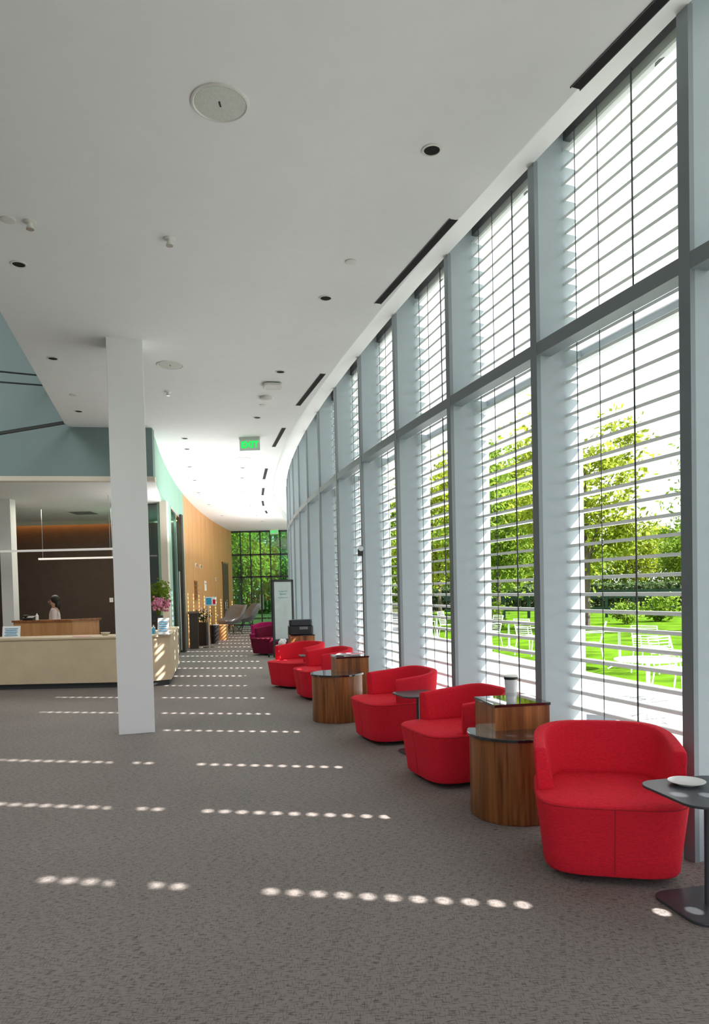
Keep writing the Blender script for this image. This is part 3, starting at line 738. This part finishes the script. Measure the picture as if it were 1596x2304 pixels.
# ------------------------------------------------------------------ outdoors
S(MB().box((20, 40, -.25), (400, 400, .2)), 'ground_far', m_ground, 'far ground')
S(MB().curved(S0-6, S1+14, .42, 4.9, -.14, -.02, 50), 'patio', m_patio, 'pale concrete patio outside the windows')
S(MB().curved(S0-6, S1+20, 4.9, 24, -.14, -.03, 50), 'lawn', m_grass, 'sunny green lawn')
S(MB().curved(S0-6, S1+40, 24, 34, -.14, -.06, 60), 'road', m_road, 'asphalt road beyond the lawn')
def make_wire_chair(lab, loc, rz):
    t = T('patio_chair', lab, 'chair', loc, rz, 'white wire patio chairs')
    mb = MB()
    for i in range(9): mb.tube([(-.22+.055*i, -.22, .45), (-.22+.055*i, .2, .43)], .007, 5)
    for y in (-.22, 0, .2): mb.tube([(-.23, y, .44), (.23, y, .44)], .011, 5)
    mb.build('seat', m_wire, t)
    mb = MB()
    for i in range(9): mb.tube([(-.22, .2+.013*i, .46+.045*i), (.22, .2+.013*i, .46+.045*i)], .008, 5)
    mb.tube([(-.23, .2, .43), (-.23, .32, .86), (.23, .32, .86), (.23, .2, .43)], .013, 6)
    mb.build('backrest', m_wire, t)
    for sx in (-1, 1):
        MB().tube([(sx*.23, -.22, .44), (sx*.25, -.26, 0)], .012, 6).build('leg', m_wire, t)
        MB().tube([(sx*.23, .2, .44), (sx*.25, .28, 0)], .012, 6).build('leg', m_wire, t)
        MB().tube([(sx*.24, .27, .66), (sx*.26, -.2, .65), (sx*.25, -.23, .45)], .012, 6).build('armrest', m_wire, t)
    return t
def make_patio_table(lab, loc):
    t = T('patio_table', lab, 'table', loc, 0, 'white round patio tables')
    MB().lathe([(.37, .71), (.38, .715), (.38, .73), (0, .735)], 32).build('table_top', m_wire, t)
    MB().tube([(0, 0, .02), (0, 0, .71)], .025, 10).build('pole', m_wire, t)
    for i in range(4):
        a = i*PI/2+.4; MB().tube([(0, 0, .1), (.3*cos(a), .3*sin(a), .0)], .014, 6).build('leg', m_wire, t)
    return t
ch = [(1465, 1512, 2.4, 'white wire patio chair on the right, in the nearest full bay'), (1328, 1494, -1.9, 'white wire patio chair left of centre in the nearest full bay'), (1195, 1474, 2.2, 'white wire patio chair seen at right in the second bay'), (1100, 1458, -1.2, 'white wire patio chair seen at left in the second bay'), (1012, 1436, 1.0, 'white wire patio chair seen through the third bay'), (955, 1448, 2.6, 'white wire patio chair at left of the third bay'), (1528, 1575, .5, 'white wire patio chair cut by the nearest full mullion')]
c0 = None
for x, y, rz, lab in ch:
    p = onz(x, y, -.02)
    if c0 is None: c0 = make_wire_chair(lab, p, rz)
    else: dup(c0, p, rz, lab)
tb = [(1395, 1502, 'white round patio table between chairs in the nearest full bay'), (1146, 1462, 'white round patio table in the second bay'), (984, 1440, 'white round patio table in the third bay'), (1460, 1620, 'white round patio table closest to the building')]
t0 = None
for x, y, lab in tb:
    p = onz(x, y, -.02)
    if t0 is None: t0 = make_patio_table(lab, p)
    else: dup(t0, p, 0, lab)

def foliage_mesh(n, rx, rz, zc, leaf, seed, ncl=34):
    r = random.Random(seed); mb = MB(); cl = []
    while len(cl) < ncl:
        v = Vector((r.uniform(-1, 1), r.uniform(-1, 1), r.uniform(-1, 1)))
        if .25 < v.length < 1: cl.append((Vector((v.x*rx, v.y*rx, zc+v.z*rz)), r.uniform(.13, .26)*rx))
    for i in range(n):
        c, s = cl[r.randrange(ncl)]
        p = c+Vector((r.gauss(0, s), r.gauss(0, s), r.gauss(0, s*.8)))
        u = Vector((r.gauss(0, 1), r.gauss(0, 1), r.gauss(0, 1))).normalized(); w = u.orthogonal().normalized(); l = leaf*r.uniform(.6, 1.3)
        mb.face([mb.v(p-u*l), mb.v(p+w*l*.55), mb.v(p+u*l), mb.v(p-w*l*.55)])
    return mb, cl
def make_tree(lab, loc, mat, n, rx, rz, zc, leaf, seed, grp):
    t = T('tree', lab, 'tree', loc, 0, grp)
    mb, cl = foliage_mesh(n, rx, rz, zc, leaf, seed); mb.build('foliage', mat, t)
    MB().tube([(0, 0, -.1), (.05, 0, zc*.4), (0, .05, zc+rz*.4)], [.13, .10, .03], 8).build('trunk', m_bark, t)
    br = MB()
    for c, s in cl[:12]: br.tube([(0, 0, zc*.35+random.uniform(0, zc*.4)), (c.x*.5, c.y*.5, zc*.6+(c.z-zc*.6)*.6), c], [.045, .025, .01], 5)
    br.build('branches', m_bark, t)
    return t
def pos(px, d): q = ony(px, 1330, d); return (q.x, q.y, -.05)
ty = make_tree('large yellow green tree in the nearest full bay', pos(1320, 27), m_leafy, 6600, 2.5, 3.2, 5.3, .13, 1, 'trees beyond the lawn')
tm = make_tree('mid green tree seen through the second bay', pos(1120, 34), m_leafm, 6800, 2.6, 3.4, 4.9, .14, 2, 'trees beyond the lawn')
td = make_tree('darker sparse tree at right of the nearest full bay', pos(1640, 24), m_leafm, 2600, 2.1, 3.3, 5.4, .10, 3, 'trees beyond the lawn')
dup(ty, pos(1225, 42), 1.0, 'yellow green tree between the second bay and its mullion', (1.05, 1.05, 1.25))
dup(ty, pos(1050, 50), 2.6, 'yellow green tree between the second and third bays', (1.0, 1.0, 1.35))
dup(ty, pos(990, 40), 2.2, 'yellow green tree seen through the third bay', (.9, .9, 1.0))
dup(tm, pos(852, 47), 1.2, 'mid green tree seen through the fourth bay', (.8, .8, 1.1))
bg = [(930, 75), (1030, 66), (1170, 75), (1300, 66), (1430, 75), (1560, 66)]
for i, (x, d) in enumerate(bg): dup(tm if i % 2 else ty, pos(x, d), i*.9, 'distant tree in the row beyond the road, %s from the left' % ('first' if i == 0 else ORD[i]), (1.15, 1.15, 1.0))
fe = [(540, 42), (628, 47)]
for i, (x, d) in enumerate(fe): dup(tm if i % 2 else ty, pos(x, d), i*1.3, 'green tree behind the far glass wall, %s of that clump' % ('first' if i == 0 else ORD[i]), (.8, .8, .9))
# shrubs and hedge
mb, _ = foliage_mesh(900, .55, .4, .45, .07, 11, 16)
t = T('shrub', 'low green shrub on the lawn in the nearest full bay', 'shrub', pos(1412, 29), 0, 'lawn shrubs'); mb.build('foliage', m_leafm, t)
MB().tube([(0, 0, -.05), (0, 0, .4)], .03, 6).build('stem', m_bark, t)
for x, d, l in ((1095, 27, 'low green shrub on the lawn in the second bay'), (1290, 33, 'low green shrub beside the big tree trunk'), (1485, 30.5, 'low green shrub at right of the nearest full bay')): dup(t, pos(x, d), x, l, (1.3, 1.3, 1.2))
def hedge(name, lab, a, b, n, h, th, leaf, mat, seed, kind=None):
    rnd = random.Random(seed); mb = MB()
    for i in range(n):
        p = a+(b-a)*rnd.random(); p = Vector((p.x, p.y+rnd.uniform(-th, th), rnd.uniform(-.1, h)))
        u = Vector((rnd.gauss(0, 1), rnd.gauss(0, 1), rnd.gauss(0, 1))).normalized(); w = u.orthogonal().normalized()
        mb.face([mb.v(p-u*leaf), mb.v(p+w*leaf*.6), mb.v(p+u*leaf), mb.v(p-w*leaf*.6)])
    tag(mb.build(name, mat), lab, 'hedge', None, kind)
hedge('hedge', 'long dark clipped hedge beyond the road', ony(960, 1330, 56), ony(1700, 1330, 50), 9000, 1.7, .5, .15, m_leafd, 5)
hedge('distant_treeline', 'band of distant greenery behind the trees', ony(740, 1330, 92), ony(1700, 1330, 86), 14000, 6.5, 1.5, .32, m_leafm, 6, 'stuff')
hedge('tall_hedge', 'tall green hedge behind the far glass wall', ony(430, 1330, 60), ony(720, 1330, 58), 7000, 7.0, .8, .22, m_leafm, 8, 'stuff')
# long dark low fence between lawn and road
t = T('fence', 'long low dark green fence rail beyond the sunny lawn', 'fence')
fa, fb = ony(1000, 1330, 38), ony(1720, 1330, 33); fa.z = fb.z = 0
ang = math.atan2(fb.y-fa.y, fb.x-fa.x); Lf = (fb-fa).length; mid = (fa+fb)/2
MB().box((mid.x, mid.y, 1.12), (Lf, .08, .42), ang).build('top_board', m_fence, t)
MB().box((mid.x, mid.y, .40), (Lf, .06, .16), ang).build('lower_rail', m_fence, t)
for i in range(12):
    q = fa+(fb-fa)*(i+.5)/12; MB().box((q.x, q.y, .6), (.14, .14, 1.4), ang).build('post', m_fence, t)

# ------------------------------------------------------------------ light
sd = bpy.data.lights.new('sun', 'SUN'); sd.energy = 11; sd.angle = rad(.53); sd.color = (1, .965, .91)
so = bpy.data.objects.new('sun', sd); COL.objects.link(so)
el = rad(43.5); dv = Vector((-.984*cos(el), .176*cos(el), -sin(el)))
so.rotation_euler = dv.to_track_quat('-Z', 'Y').to_euler()
def area(name, loc, sx, sy, en, col=(1, 1, 1), rot=(0, 0, 0)):
    l = bpy.data.lights.new(name, 'AREA'); l.shape = 'RECTANGLE'; l.size = sx; l.size_y = sy; l.energy = en; l.color = col
    o = bpy.data.objects.new(name, l); COL.objects.link(o); o.location = loc; o.rotation_euler = rot; return o
area('reception_fill', (-7, 16.5, 3.6), 3, 2.5, 65, (1, .9, .75))  # added warm fill for the reception, separate from the pendants and cove
area('void_fill', (-7, 6, 8.1), 4, 6, 230, (1, .98, .95))  # unseen area light added to brighten the teal void walls
area('side_room_fill', (lw(18.7)-.5, 18.7, 3.6), .5, 2.4, 25, (1, .97, .92))  # unseen fill light behind the glass door, no fitting modelled
area('corridor_fill', (-3.2, 21, 2.75), 1.4, 14, 140, (1, .98, .95), (PI, 0, 0))  # unseen upward fill, added to lift the far ceiling and wood wall
w = bpy.data.worlds.new('world'); sc.world = w; w.use_nodes = True
N = w.node_tree.nodes; Lk = w.node_tree.links; bgn = N['Background']
tc = N.new('ShaderNodeTexCoord'); sp = N.new('ShaderNodeSeparateXYZ'); cr = N.new('ShaderNodeValToRGB')
cr.color_ramp.elements[0].position = 0; cr.color_ramp.elements[0].color = (.98, .99, 1, 1)
cr.color_ramp.elements[1].position = .8; cr.color_ramp.elements[1].color = (.68, .80, 1, 1)
Lk.new(tc.outputs['Generated'], sp.inputs[0]); Lk.new(sp.outputs['Z'], cr.inputs['Fac']); Lk.new(cr.outputs['Color'], bgn.inputs['Color'])
bgn.inputs['Strength'].default_value = .95
